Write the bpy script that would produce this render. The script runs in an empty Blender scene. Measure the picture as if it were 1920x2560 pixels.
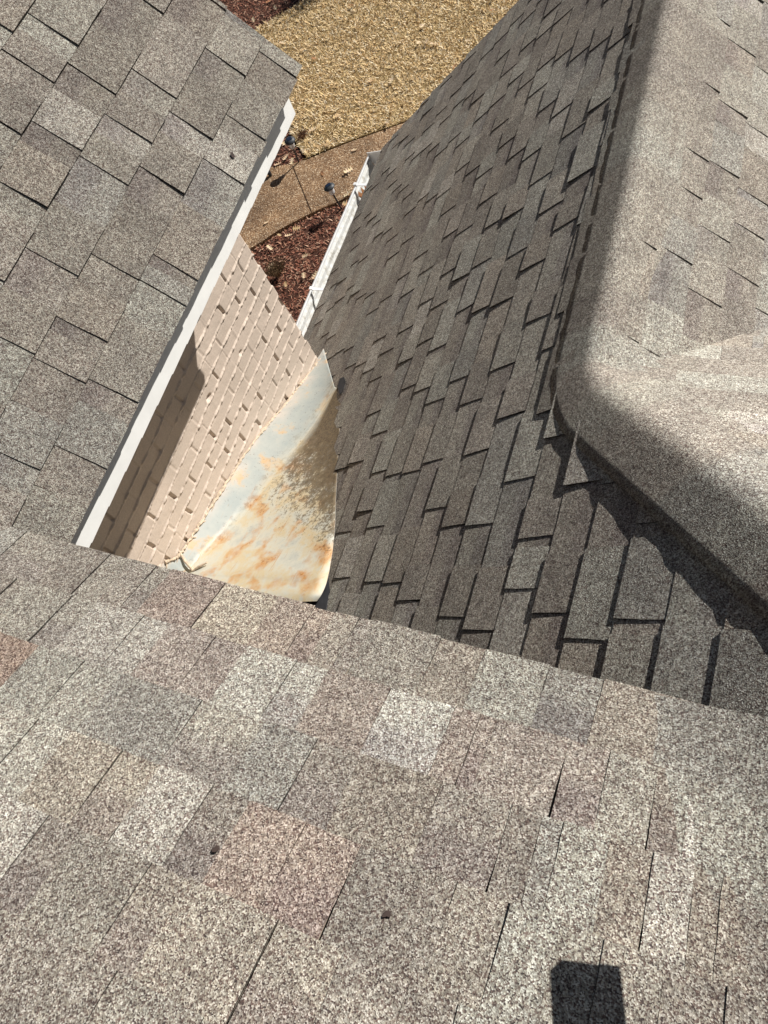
import bpy, bmesh, math, random
import numpy as np
from mathutils import Vector, Matrix, noise
R = math.radians
S = 1.25                     # all coordinates below are in 1.25 m units, scaled to metres when a mesh is made
scene = bpy.context.scene
COL = scene.collection

# ------------------------------------------------------------------ camera
cam_d = bpy.data.cameras.new("camera"); cam = bpy.data.objects.new("camera", cam_d); COL.objects.link(cam)
Wm = ((0.90688509, 0.1722, -0.38458626), (0.30528457, -0.89760221, 0.31798049), (-0.29044924, -0.40578002, -0.86659207))
rt = Vector([r[0] for r in Wm]); dn = Vector([r[1] for r in Wm]); fw = Vector([r[2] for r in Wm])
m = Matrix((rt, -dn, -fw)).transposed().to_4x4()
cam.matrix_world = m
cam_d.sensor_fit = 'VERTICAL'; cam_d.sensor_height = 36.0; cam_d.lens = 36.0 * 1800 / 2560
cam_d.clip_start = 0.02; cam_d.clip_end = 800
scene.camera = cam

# ------------------------------------------------------------------ sky, sun, exposure
EL, AZ = 39.0, 34.5          # azimuth clockwise from +Y towards +X
world = bpy.data.worlds.new("World"); scene.world = world; world.use_nodes = True
wn = world.node_tree.nodes; wl = world.node_tree.links
bg = wn["Background"]; sky = wn.new('ShaderNodeTexSky'); sky.sky_type = 'NISHITA'; sky.sun_disc = False
sky.sun_elevation = R(EL); sky.sun_rotation = R(AZ)
wl.new(sky.outputs[0], bg.inputs[0]); bg.inputs[1].default_value = 0.034
sd = bpy.data.lights.new("sun", 'SUN'); sd.energy = 5.0; sd.angle = R(0.5); sd.color = (1.0, 0.965, 0.915)
sun = bpy.data.objects.new("sun", sd); COL.objects.link(sun)
SV = Vector((math.sin(R(AZ)) * math.cos(R(EL)), math.cos(R(AZ)) * math.cos(R(EL)), math.sin(R(EL))))
sun.rotation_euler = SV.to_track_quat('Z', 'Y').to_euler(); sun.location = (0, 0, 8)
scene.view_settings.view_transform = 'Standard'; scene.view_settings.look = 'None'
scene.view_settings.gamma = 1.0; scene.view_settings.exposure = 0.36

# ------------------------------------------------------------------ helpers
rnd = random.Random(7)
def mat(name, rough=0.9, spec=0.3, metal=0.0):
    m_ = bpy.data.materials.new(name); m_.use_nodes = True
    nt = m_.node_tree; b = nt.nodes["Principled BSDF"]
    b.inputs["Roughness"].default_value = rough; b.inputs["Specular IOR Level"].default_value = spec
    b.inputs["Metallic"].default_value = metal
    return m_, nt, b
def N(nt, t, **k):
    n = nt.nodes.new(t)
    for a, v in k.items():
        if a in n.inputs: n.inputs[a].default_value = v
        else: setattr(n, a, v)
    return n
def ramp(nt, fac, stops, interp='LINEAR'):
    r = nt.nodes.new('ShaderNodeValToRGB'); r.color_ramp.interpolation = interp
    el = r.color_ramp.elements
    while len(el) < len(stops): el.new(0.5)
    for e, (p, c) in zip(el, stops):
        e.position = p; e.color = (c, c, c, 1) if isinstance(c, (int, float)) else (*c, 1)
    nt.links.new(fac, r.inputs[0]); return r.outputs[0]
def mix(nt, a, b, fac, mode='MIX'):
    n = nt.nodes.new('ShaderNodeMix'); n.data_type = 'RGBA'; n.blend_type = mode
    for s, v in ((6, a), (7, b), (0, fac)):
        if isinstance(v, bpy.types.NodeSocket): nt.links.new(v, n.inputs[s])
        elif isinstance(v, (int, float)): n.inputs[s].default_value = v if s == 0 else (v, v, v, 1)
        else: n.inputs[s].default_value = (*v, 1)
    return n.outputs[2]
def math_(nt, op, a, b=None):
    n = nt.nodes.new('ShaderNodeMath'); n.operation = op
    for i, v in enumerate((a, b)):
        if v is None: continue
        if isinstance(v, bpy.types.NodeSocket): nt.links.new(v, n.inputs[i])
        else: n.inputs[i].default_value = v
    return n.outputs[0]
def tex(nt, kind, scale, vec=None, **k):
    n = nt.nodes.new(kind); n.inputs["Scale"].default_value = scale
    for a, v in k.items():
        if a in n.inputs: n.inputs[a].default_value = v
        else: setattr(n, a, v)
    if vec is None: vec = coord(nt)
    nt.links.new(vec, n.inputs["Vector"]); return n
def coord(nt, out="Object"):
    t = nt.nodes.get("TC") or nt.nodes.new('ShaderNodeTexCoord'); t.name = "TC"; return t.outputs[out]
def bump(nt, b, h, strength, dist=0.01):
    n = nt.nodes.new('ShaderNodeBump'); n.inputs["Strength"].default_value = strength; n.inputs["Distance"].default_value = dist
    nt.links.new(h, n.inputs["Height"]); nt.links.new(n.outputs[0], b.inputs["Normal"]); return n

def tag(o, label=None, cat=None, group=None, kind=None):
    if label: o["label"] = label
    if cat: o["category"] = cat
    if group: o["group"] = group
    if kind: o["kind"] = kind
    return o
def empty(name, loc=(0, 0, 0)):
    o = bpy.data.objects.new(name, None); COL.objects.link(o); o.location = Vector(loc) * S; o.empty_display_size = .1; return o
def link(name, me, m_=None, parent=None, org=(0, 0, 0)):
    o = bpy.data.objects.new(name, me); COL.objects.link(o)
    if m_:
        me.materials.clear(); me.materials.append(m_)
    if parent: o.parent = parent; 
    o.location = (Vector(org) - (Vector(parent["org"]) if parent and "org" in parent else Vector())) * S
    return o
class MB:
    """collects faces (coordinates in units); build() makes one mesh object in metres"""
    def __init__(s): s.v = []; s.f = []; s.c = []; s.uv = []; s.mi = []
    def poly(s, pts, col=(1, 1, 1), uv=None, mi=0):
        i = len(s.v); s.v += [tuple(p) for p in pts]; s.f.append(tuple(range(i, i + len(pts))))
        s.c.append([col] * len(pts) if not isinstance(col, list) else col); s.uv.append(uv or [(0, 0)] * len(pts)); s.mi.append(mi)
    def box(s, a, b, col=(1, 1, 1)):
        (x0, y0, z0), (x1, y1, z1) = a, b
        p = [(x0, y0, z0), (x1, y0, z0), (x1, y1, z0), (x0, y1, z0), (x0, y0, z1), (x1, y0, z1), (x1, y1, z1), (x0, y1, z1)]
        for q in ((0, 3, 2, 1), (4, 5, 6, 7), (0, 1, 5, 4), (1, 2, 6, 5), (2, 3, 7, 6), (3, 0, 4, 7)): s.poly([p[i] for i in q], col)
    def prism(s, pts, d, col=(1, 1, 1)):
        """polygon pts extruded by vector d"""
        d = Vector(d); a = [Vector(p) for p in pts]; b = [p + d for p in a]
        s.poly(a, col); s.poly(b[::-1], col)
        for i in range(len(a)):
            j = (i + 1) % len(a); s.poly([a[j], a[i], b[i], b[j]], col)
    def tube(s, pts, rad, n=8, col=(1, 1, 1), cap=True):
        rings = []
        for i, p in enumerate(pts):
            p = Vector(p); a = Vector(pts[max(i - 1, 0)]); b = Vector(pts[min(i + 1, len(pts) - 1)]); t = (b - a).normalized()
            x = t.orthogonal().normalized() if i == 0 else (px - px.dot(t) * t).normalized()
            px = x; y = t.cross(x); r = rad[i] if isinstance(rad, (list, tuple)) else rad
            rings.append([p + (x * math.cos(k * 2 * math.pi / n) + y * math.sin(k * 2 * math.pi / n)) * r for k in range(n)])
        for a, b in zip(rings, rings[1:]):
            for k in range(n): s.poly([a[k], a[(k + 1) % n], b[(k + 1) % n], b[k]], col)
        if cap: s.poly(rings[0][::-1], col); s.poly(rings[-1], col)
    def grid(s, P, col=None, uv=None, smooth=None):
        for i in range(len(P) - 1):
            for j in range(len(P[0]) - 1):
                ids = ((i, j), (i + 1, j), (i + 1, j + 1), (i, j + 1))
                s.poly([P[a][b] for a, b in ids], [col[a][b] for a, b in ids] if col else (1, 1, 1), [uv[a][b] for a, b in ids] if uv else None)
    def build(s, name, m_, parent=None, org=(0, 0, 0), clip=(), weld=False, smooth=False, recalc=False, cuts=(), keep=None):
        me = bpy.data.meshes.new(name); o3 = Vector(org)
        me.from_pydata([tuple((Vector(p) - o3) * S) for p in s.v], [], s.f)
        ca = me.color_attributes.new("tint", 'FLOAT_COLOR', 'CORNER')
        flat = []
        for cs in s.c:
            for c in cs: flat += [c[0], c[1], c[2], 1.0]
        ca.data.foreach_set("color", flat)
        uvl = me.uv_layers.new(name="uv"); fl = []
        for us in s.uv:
            for u in us: fl += [u[0], u[1]]
        uvl.data.foreach_set("uv", fl)
        if any(s.mi): me.polygons.foreach_set("material_index", s.mi)
        if clip or weld or recalc or cuts:
            bm = bmesh.new(); bm.from_mesh(me)
            for co, no in clip:
                bmesh.ops.bisect_plane(bm, geom=bm.verts[:] + bm.edges[:] + bm.faces[:], plane_co=(Vector(co) - o3) * S, plane_no=Vector(no), clear_outer=True)
            for co, no in cuts:
                bmesh.ops.bisect_plane(bm, geom=bm.verts[:] + bm.edges[:] + bm.faces[:], plane_co=(Vector(co) - o3) * S, plane_no=Vector(no))
            if keep: bmesh.ops.delete(bm, geom=[f for f in bm.faces if not keep(f.calc_center_median() / S + o3)], context='FACES')
            if weld: bmesh.ops.remove_doubles(bm, verts=bm.verts[:], dist=1e-5)
            if recalc: bmesh.ops.recalc_face_normals(bm, faces=bm.faces[:])
            bm.to_mesh(me); bm.free()
        if smooth: me.polygons.foreach_set("use_smooth", [True] * len(me.polygons))
        me.update()
        return link(name, me, m_, parent, org)

# ------------------------------------------------------------------ materials
def shingle_mat():
    m_, nt, b = mat("asphalt_shingle", rough=0.92, spec=0.25)
    at = nt.nodes.new('ShaderNodeVertexColor'); at.layer_name = "tint"
    v1 = tex(nt, 'ShaderNodeTexVoronoi', 470.0, Randomness=1.0)
    sep = nt.nodes.new('ShaderNodeSeparateColor'); nt.links.new(v1.outputs["Color"], sep.inputs[0])
    g1 = ramp(nt, sep.outputs[0], [(0.0, (.20, .17, .18)), (.20, (.48, .35, .32)), (.38, (.82, .74, .68)), (.55, (1.0, .96, .90)), (.70, (1.22, 1.15, 1.0)), (.84, (1.6, 1.6, 1.5)), (1.0, (2.05, 2.03, 1.95))])
    v2 = tex(nt, 'ShaderNodeTexVoronoi', 150.0); sep2 = nt.nodes.new('ShaderNodeSeparateColor'); nt.links.new(v2.outputs["Color"], sep2.inputs[0])
    g2 = ramp(nt, sep2.outputs[1], [(0, .74), (.5, 1.0), (1, 1.28)])
    n3 = tex(nt, 'ShaderNodeTexNoise', 9.0, Detail=4.0, Roughness=.6); g3 = ramp(nt, n3.outputs[0], [(.3, (.86, .85, .85)), (.7, (1.13, 1.12, 1.10))])
    c = mix(nt, at.outputs[0], g1, 1.0, 'MULTIPLY'); c = mix(nt, c, g2, 1.0, 'MULTIPLY'); c = mix(nt, c, g3, 1.0, 'MULTIPLY')
    nt.links.new(c, b.inputs["Base Color"])
    h = math_(nt, 'ADD', v1.outputs["Distance"], math_(nt, 'MULTIPLY', sep.outputs[2], .7))
    bump(nt, b, h, 0.55, 0.0022)
    return m_
M_SH = shingle_mat()

def plain(name, col, rough=.6, spec=.4, metal=0, nscale=30, namt=.12, bstr=0):
    m_, nt, b = mat(name, rough, spec, metal)
    n = tex(nt, 'ShaderNodeTexNoise', nscale, Detail=5.0)
    nt.links.new(mix(nt, col, ramp(nt, n.outputs[0], [(.3, 1 - namt), (.7, 1 + namt)]), 1.0, 'MULTIPLY'), b.inputs["Base Color"])
    if bstr: bump(nt, b, n.outputs[0], bstr, .003)
    return m_
M_FASCIA = plain("painted_white_board", (.86, .855, .82), .55, .35, 0, 12, .05, .1)
M_GUT = plain("white_aluminium", (.72, .73, .73), .4, .5, 0, 14, .12)
def gut_mat():
    m_, nt, b = mat("dirty_white_aluminium", .5, .45); sp = nt.nodes.new('ShaderNodeSeparateXYZ'); nt.links.new(coord(nt), sp.inputs[0])
    n = tex(nt, 'ShaderNodeTexNoise', 22.0, Detail=6.0, Roughness=.7); low = ramp(nt, math_(nt, 'ADD', sp.outputs[0], math_(nt, 'MULTIPLY', n.outputs[0], .05)), [(.0, 1), (1, 1)])
    d = ramp(nt, n.outputs[0], [(.40, (.66, .67, .66)), (.58, (.50, .49, .45)), (.70, (.28, .25, .20))]); nt.links.new(d, b.inputs["Base Color"]); return m_
M_GUT2 = gut_mat()
M_FELT_GAP = plain("roofing_felt_and_gap", (.035, .036, .04), .85, .3, 0, 25, .3, .3)
M_SEAL = plain("beige_sealant", (.52, .42, .31), .7, .4, 0, 60, .25, .3)
M_WOOD = plain("weathered_deck_board", (.22, .18, .14), .85, .2, 0, 20, .2)
M_BLACK = plain("black_plastic", (.018, .02, .024), .42, .5, 0, 40, .1)
M_SOLAR = plain("solar_cell_glass", (.012, .018, .035), .12, .6, 0, 40, .1)
M_STEEL = plain("dark_grey_cap", (.035, .04, .045), .5, .4, 0, 40, .1)
def glass():
    m_, nt, b = mat("clear_lens", .15, .5); b.inputs["Transmission Weight"].default_value = .45; b.inputs["Base Color"].default_value = (.85, .88, .9, 1); return m_
M_LENS = glass()
def brick_paint():
    m_, nt, b = mat("painted_beige_brick", .62, .35)
    n = tex(nt, 'ShaderNodeTexNoise', 5.0, Detail=5.0); n2 = tex(nt, 'ShaderNodeTexNoise', 140.0, Detail=3.0)
    c = ramp(nt, n.outputs[0], [(.3, (.53, .443, .365)), (.7, (.61, .507, .42))])
    c = mix(nt, c, ramp(nt, n2.outputs[0], [(.35, .93), (.65, 1.05)]), 1.0, 'MULTIPLY')
    nt.links.new(c, b.inputs["Base Color"]); bump(nt, b, n2.outputs[0], .25, .002); return m_
M_BRICK = brick_paint()
def brick_plain():
    m_, nt, b = mat("painted_brick_wall", .7, .3)
    sp = nt.nodes.new('ShaderNodeSeparateXYZ'); nt.links.new(coord(nt), sp.inputs[0])
    cb = nt.nodes.new('ShaderNodeCombineXYZ'); nt.links.new(math_(nt, 'ADD', sp.outputs[0], sp.outputs[1]), cb.inputs[0]); nt.links.new(sp.outputs[2], cb.inputs[1])
    br = tex(nt, 'ShaderNodeTexBrick', 1.0, cb.outputs[0]); br.inputs["Brick Width"].default_value = .21; br.inputs["Row Height"].default_value = .0675; br.inputs["Mortar Size"].default_value = .006
    br.inputs["Color1"].default_value = (.54, .44, .34, 1); br.inputs["Color2"].default_value = (.5, .41, .33, 1); br.inputs["Mortar"].default_value = (.55, .46, .37, 1)
    nt.links.new(br.outputs[0], b.inputs["Base Color"]); bump(nt, b, math_(nt, 'SUBTRACT', 1.0, br.outputs["Fac"]), .6, .008); return m_
M_BRICK2 = brick_plain()

# ------------------------------------------------------------------ roof planes made of laminated shingles
TINT = [(.292, .274, .255), (.270, .250, .232), (.308, .294, .274), (.282, .260, .244), (.325, .318, .300), (.254, .234, .220), (.288, .262, .240), (.278, .270, .260)]
def wav(x, y, k): return .0022 * math.sin(3.1 * x + 1.7 * k) * math.sin(2.3 * y + k) + .0012 * math.sin(9.7 * x - 4 * y + k)
TINT = [(c[0] * .775, c[1] * .80, c[2] * .785) for c in TINT]
def shingles(name, label, parent, O, U, V, u0, u1, rows, e, seed, clip, rows_tabs={}, patches=(), hb=.0026, ht=.0036, gain=1.0, vary=1.0, wd=1.0, cuts=(), keep=None):
    r = random.Random(seed); O, U, V = Vector(O), Vector(U).normalized(), Vector(V).normalized(); Nn = U.cross(V)
    if Nn.z < 0: Nn = -Nn
    mb = MB()
    def P(u, v, h): 
        p = O + U * u + V * v; return p + Nn * (h + wav(u, v, seed))
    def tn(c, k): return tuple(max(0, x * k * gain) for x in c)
    for j in range(*rows):
        va, vb = j * e, (j + 1) * e
        edges = sorted(rows_tabs.get(j, []))
        lo = edges[0] if edges else u0; hi = edges[-1] if edges else u0
        iv = []
        def rand_fill(a, b):
            x = a - r.uniform(0, .15)
            while x < b:
                w = r.uniform(.085, .19) * wd; g = r.uniform(.07, .2) * wd
                if r.random() < .12: g = r.uniform(.012, .03)
                iv.append((max(x, a), min(x + w, b), 1)); iv.append((min(x + w, b), min(x + w + g, b), 0)); x += w + g
        if edges:
            rand_fill(u0, lo)
            for a, b in zip(edges, edges[1:] + [None]):
                if b is None: 
                    w = r.uniform(.1, .17); iv.append((a, a + w, 1)); iv.append((a + w, a + w + .08, 0)); hi = a + w + .08
                else:
                    d = b - a; w = d * r.uniform(.5, .68) if d > .1 else d * .6
                    if d > .42:
                        iv.append((a, a + .14, 1)); iv.append((a + .14, a + d * .5, 0)); iv.append((a + d * .5, a + d * .5 + .13, 1)); iv.append((a + d * .5 + .13, b, 0))
                    else: iv.append((a, a + w, 1)); iv.append((a + w, b, 0))
            rand_fill(hi, u1)
        else: rand_fill(u0, u1)
        iv = [q for q in iv if q[1] - q[0] > 1e-4]
        prev = None
        nv = 5
        vjit = r.uniform(-.0012, .0012); vj2 = .0028 if j == rows[0] else .0007
        for (a, b, up) in iv:
            base = r.choice(TINT); k = 1 + vary * r.uniform(-.07, .08)
            if r.random() < .06: base = (.285, .280, .262)
            cm = (a + b) / 2
            for (pj, pa, pb, pc) in patches:
                if pj == j and pa - .005 <= cm <= pb + .005: base = tuple(x * .84 for x in pc); k = 1
            band = (not up) and r.random() < .65
            lift = r.uniform(0, .0012) + (r.uniform(.001, .004) if (up and r.random() < .10) else 0)
            skew = r.uniform(-.0025, .0025); vj = r.uniform(-vj2, vj2)
            n = max(1, int((b - a) / .035)); rows_ = []; cols_ = []
            jl = [(r.uniform(-.0007, .0007)) for _ in range(nv + 1)]
            for q in range(nv + 1):
                t = q / nv; v = va + (vb + .003 - va) * t
                h = (hb + (ht + lift * 1.0 if up else 0)) * (1 - t) + ((hb * .55) if up else .0003) * t
                row = []; cr = []
                for w in range(n + 1):
                    u = a + (b - a) * w / n
                    if w in (0, n): u += jl[q] + skew * t
                    vv = v + (vjit + vj + r.uniform(-.0006, .0006) if q == 0 else 0)
                    row.append(P(u, vv, h))
                    s_ = k
                    c = base
                    if band and t > .55: c = tuple(x * y for x, y in zip(base, (.84, .82, .85)))
                    cr.append(tn(c, s_))
                rows_.append(row); cols_.append(cr)
            mb.grid(rows_, cols_)
            dk = tn(base, .32)
            for w in range(n):     # butt face
                p, q_ = rows_[0][w], rows_[0][w + 1]; d = Nn * -.006
                mb.poly([p + d, q_ + d, q_, p], dk)
            for side in (0, -1):   # side faces
                if up:
                    for q in range(nv):
                        p, q_ = rows_[q][side], rows_[q + 1][side]; d = Nn * -.0045
                        mb.poly([p, q_, q_ + d, p + d], dk)
    o = mb.build(name, M_SH, parent, clip=clip, cuts=cuts, keep=keep)
    tag(o, label)
    return o

house = empty("brick_house", (0, 0, -5)); house["org"] = (0, 0, -5)
tag(house, "beige painted brick house with taupe shingle roof slopes, white gutter and rusty metal flashing", "house")

sA, sB, sL, sC = .5258, .8305, 1.154, .774
kB = -1.1895
RX, HY = -.255, .917                   # ridge of the projecting wing
def zB(x): return kB + sB * x
def zA(y): return -1 - sA * y
nA = Vector((0, sA, 1)).normalized(); nB = Vector((-sB, 0, 1)).normalized(); nL = Vector((sL, 0, 1)).normalized(); nC = Vector((0, sC, 1)).normalized()

# A: the slope the photograph is taken from, going down to its eave at y = .21
yE = .212
tA = {0: [-1.118, -.962, -.865, -.63, -.516, -.442, -.25, -.07, .096], 1: [-1.132, -.951, -.78, -.621, -.47, -.259, -.195, -.039, .061],
      2: [-.98, -.792, -.516, -.356, -.14, -.074, .032, .107], 3: [-.95, -.791, -.62, -.468, -.3, -.108, -.003, .12], 4: [-.82, -.663, -.482, -.267, -.13, .05], 5: [-.482, -.3, -.1, .08]}
pA = [(1, -.62, -.56, (.375, .378, .352)), (1, -.56, -.47, (.375, .378, .352)), (1, -.39, -.26, (.385, .39, .368)), (3, -.92, -.80, (.365, .365, .335)), (3, -.79, -.60, (.322, .304, .268)), (1, .061, .3, (.37, .37, .35)),
      (2, -1.1, -.98, (.27, .22, .19)), (1, -.95, -.80, (.338, .335, .315)), (1, -.46, -.39, (.275, .25, .23)), (1, -.77, -.64, (.285, .262, .245)), (1, -.25, -.2, (.28, .255, .235)), (1, -.19, -.05, (.29, .27, .25)), (0, -.63, -.52, (.30, .265, .235)), (0, -.865, -.75, (.27, .235, .215)), (0, -.75, -.63, (.36, .335, .29)), (4, -.48, -.27, (.318, .300, .268)), (3, -.468, -.3, (.30, .26, .235))]
shingles("roof_slope", "foreground shingle slope with pale patches", house, (0, yE, zA(yE)), (1, 0, 0), (0, -1, sA), -2.6, 1.6, (0, 24), .1165, 3, [], tA, pA, hb=.0022, ht=.0026, gain=1.02)
# L: the slope on the left, eave along y at x = -1.231
xEL = -1.231; zEL = -2.628 + sL * 1.231; yR = 1.735
tL = {0: [.2, .419, .597, .88, .959, 1.282, 1.443, 1.688], 1: [.2, .355, .581, .697, .878, 1.153, 1.345, 1.58], 2: [.3, .589, .808, 1.088, 1.23, 1.387, 1.723], 3: [.4, .709, .921, 1.1, 1.29, 1.585], 4: [.6, .85, 1.05, 1.218, 1.347, 1.6]}
shingles("roof_slope", "steep shingle slope with square staggered tabs", house, (xEL, 0, zEL), (0, 1, 0), (-1, 0, sL), -.9, yR, (0, 15), .1205, 5, [((0, yR, 0), (0, 1, 0))], tL, (), hb=.0036, ht=.0034, gain=.93, vary=1.4)
# B: the long slope down to the gutter
clipB = [((0, 3.42, 0), (0, 1, 0)), ((RX - .0, HY, 0), (1, 0, 0)), ]
hipn = Vector((.5, .465, 0)).normalized()
eB = .1038; cB = math.sqrt(1 + sB * sB); vB0 = -.003
xEB = -2.105
def build_B():
    j0 = math.floor((xEB * cB - vB0) / eB)
    O = Vector((0, 0, kB)) + Vector((1, 0, sB)).normalized() * vB0
    # two pieces of the same plane: the wing (up to its ridge) and the hip side behind it
    eave = ((xEB, 0, 0), (-1, 0, 0))
    shingles("roof_slope", "long shaded shingle slope running down to the white gutter", house, O, (0, 1, 0), (1, 0, sB), -1.8, 3.42, (j0, 14), eB, 11,
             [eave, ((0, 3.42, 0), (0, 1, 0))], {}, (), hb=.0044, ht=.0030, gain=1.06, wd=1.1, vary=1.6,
             cuts=[((0, HY, 0), (0, 1, 0)), ((RX - .035, HY, 0), (1, .04, 0)), (tuple(Vector((RX, HY, 0)) - hipn * .035), tuple(hipn))],
             keep=lambda p: p.x < RX - .035 - .04 * (p.y - HY) if p.y > HY else (p.x - RX) * hipn.x + (p.y - HY) * hipn.y < -.035)
clip_hint = None
build_B()
# C1: the other side of the wing; C2: the hip end above it, sun brightness added in its tint
hr = Vector((RX, HY, zB(RX)))
TLT = .040
rd = Vector((-TLT, 1, -TLT * sB))            # the wing's ridge is not quite square to the house
def z1C(x, y): return hr.z - .83 * (x - RX) - (TLT * sB + .83 * TLT) * (y - HY)
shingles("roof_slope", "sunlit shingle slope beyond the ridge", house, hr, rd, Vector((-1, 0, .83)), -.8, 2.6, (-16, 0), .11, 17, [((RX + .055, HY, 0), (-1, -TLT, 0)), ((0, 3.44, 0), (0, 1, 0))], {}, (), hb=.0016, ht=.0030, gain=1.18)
shingles("roof_slope", "shingle slope beside the hip, tint brightened to look more sunlit", house, hr, (-1, 0, 0), (0, -1, sC), -2.6, .5, (-12, 26), .11, 19, [(tuple(Vector((RX, HY, 0)) + hipn * .07), tuple(-hipn))], {}, (), hb=.0012, ht=.0016, gain=1.55, vary=.6)  # gain paints extra sun brightness into the same shingle tints

# ridge and hip wrap: shingles bent over the crest
def wrap():
    mb = MB(); spine = []
    ends = [Vector((RX - TLT * (3.44 - HY), 3.44, 0)), Vector((RX, HY, 0)), Vector((RX + 1.395, HY - 1.5, 0))]
    n1, n2 = 140, 110
    for i in range(n1): spine.append(ends[0].lerp(ends[1], i / n1))
    for i in range(n2 + 1): spine.append(ends[1].lerp(ends[2], i / n2))
    for _ in range(14): spine = [spine[0]] + [(spine[i - 1] + spine[i] * 2 + spine[i + 1]) / 4 for i in range(1, len(spine) - 1)] + [spine[-1]]
    rows = []; cols = []
    r = random.Random(4)
    tints = []
    cc = .9; k = 0
    for i, p in enumerate(spine):
        t = (spine[min(i + 1, len(spine) - 1)] - spine[max(i - 1, 0)]).normalized()   # travelling towards the viewer
        w = max(0.0, min(1.0, (p.x - RX + .02) / .08))                               # 0 = ridge part, 1 = hip part
        zc = zB(p.x)
        P0 = Vector((p.x, p.y, zc))
        dB = Vector((t.y, -t.x, 0)); dB = dB if dB.x < 0 else -dB                     # horizontal, towards the B side
        dC = -dB
        def on_B(d): q = Vector((P0.x + dB.x * d, P0.y + dB.y * d, 0)); q.z = zB(q.x); return q
        def on_C(d):
            q = Vector((P0.x + dC.x * d, P0.y + dC.y * d, 0)); z1 = z1C(q.x, q.y); z2 = hr.z - sC * (q.y - HY)
            q.z = max(z1, z2); return q
        wB = .085 + .025 * w; wC = .17
        prof = []
        # Bezier-like rounding between a point on B (distance a) and on C (distance b)
        a = .018 + .008 * w; b = .045 + .015 * w
        sg = i * .0186 % .115 / .115; lift = .0100 + .0004 * w + .0016 * (1 - sg)
        for q in range(5): d = wB + (a - wB) * q / 4; prof.append(on_B(d) + nB * lift)
        pa, pb = on_B(a) + nB * lift, on_C(b) + (Vector((0, 0, 1))) * .007; pc = P0 + Vector((0, 0, .0135))
        for q in range(1, 12):
            s_ = q / 12; prof.append(pa * (1 - s_) ** 2 + pc * 2 * s_ * (1 - s_) + pb * s_ * s_)
        prof.append(pb); 
        for q in range(1, 4): prof.append(on_C(b + (wC - b) * q / 3) + Vector((0, 0, .007 - .008 * q / 3)))
        jj = .0007 * math.sin(i * 1.7) + r.uniform(-.0005, .0005)
        prof[0] = prof[0] + dB * jj
        edge = prof[0] - nB * .0045
        under = on_B(wB - .012) + nB * .005
        prof = [under, edge] + prof
        rows.append(prof)
        if k <= 0: cc = r.choice(TINT); k = 6
        k -= 1
        gg = 1.2 + .3 * w; cc_ = cc; cols.append([tuple(x * .25 for x in cc), tuple(x * .3 for x in cc)] + [tuple(x * (.86 + (gg - .86) * min(1, max(0, (q - 6) / 6))) for x in cc) for q in range(len(prof) - 2)])  # shade and sun painted in: tint darker on B side, brighter past the crest
    # smooth shading only across the bend
    mb.grid(rows, cols)
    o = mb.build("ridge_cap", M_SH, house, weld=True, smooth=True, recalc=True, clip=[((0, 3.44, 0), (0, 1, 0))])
    tag(o, "rounded shingles bent over the ridge and the hip")
wrap()
def under_cap():   # a narrower starter strip below the ridge cap with torn, stepped edge
    mb = MB(); r = random.Random(9); y = 3.40
    while y > .9:
        w = r.uniform(.07, .14); g = 0; d = r.uniform(.110, .128)
        def q(d_, y_, h): x = RX - d_ + .010 - TLT * (y_ - HY); return Vector((x, y_, zB(x))) + nB * h
        c = tuple(k * .85 for k in r.choice(TINT))
        a = [q(.05, y, .0105), q(.05, y - w, .0105), q(d, y - w, .0100), q(d + r.uniform(-.004, .004), y, .0100)]
        mb.poly(a[::-1], c); mb.poly([a[3], a[2], a[2] - nB * .004, a[3] - nB * .004], tuple(x * .3 for x in c)); mb.poly([a[2], a[1], a[1] - nB * .005, a[2] - nB * .004], tuple(x * .3 for x in c))
        y -= w + g
    o = mb.build("starter_strip", M_SH, house); tag(o, "thin strip of shingle pieces peeping out under the ridge cap")
under_cap()

def valley():
    mb = MB(); rows = []; r = random.Random(12); cols = []; n = 90; cc = TINT[0]
    for i in range(n + 1):
        y = .2105 - i / n * 2.1; x = (-1 - sA * y - kB) / sB
        da, db = .15 + .03 * min(1, i / 8), .12
        pa, pb, pc = Vector((x - da, y, zA(y) + .0012)), Vector((x + db, y, zB(x + db) + .0035)), Vector((x, y, zA(y) + .004))
        row = [pa * (1 - t) ** 2 + pc * 2 * t * (1 - t) + pb * t * t for t in [q / 12 for q in range(13)]]
        row.append(pb + nB * -.006); rows.append(row)
        if i % 5 == 0: cc = r.choice(TINT)
        cols.append([cc] * 13 + [tuple(k * .3 for k in cc)])
    mb.grid(rows, cols); tag(mb.build("valley_weave", M_SH, house, weld=True, smooth=True, recalc=True), "shingles woven through the valley at the right edge")
valley()

# roof decks (give the slopes thickness), soffit, fascia
def slab(name, pts, n, d, m_, label=None):
    mb = MB(); n = Vector(n); mb.prism([Vector(p) - n * .008 for p in pts], -n * d)
    o = mb.build(name, m_, house, recalc=True)
    if label: tag(o, label)
    return o
slab("roof_deck", [(-2.6, yE - .012, zA(yE - .012)), (.16, yE - .012, zA(yE - .012)), (1.6, -2.4, zA(-2.4)), (-2.6, -2.4, zA(-2.4))], nA, .02, M_WOOD)
def zL(x): return -2.628 - sL * x
slab("roof_deck", [(xEL - .012, -.9, zL(xEL - .012)), (xEL - .012, yR - .01, zL(xEL - .012)), (-2.4, yR - .01, zL(-2.4)), (-2.4, -.9, zL(-2.4))], nL, .012, M_WOOD)
slab("roof_deck", [(xEB + .012, -.6, zB(xEB + .012)), (RX - .03, -.6, zB(RX - .03)), (RX - .03, .8, zB(RX - .03)), (RX - .13, 3.40, zB(RX - .13)), (xEB + .012, 3.40, zB(xEB + .012))], nB, .012, M_WOOD)
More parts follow.
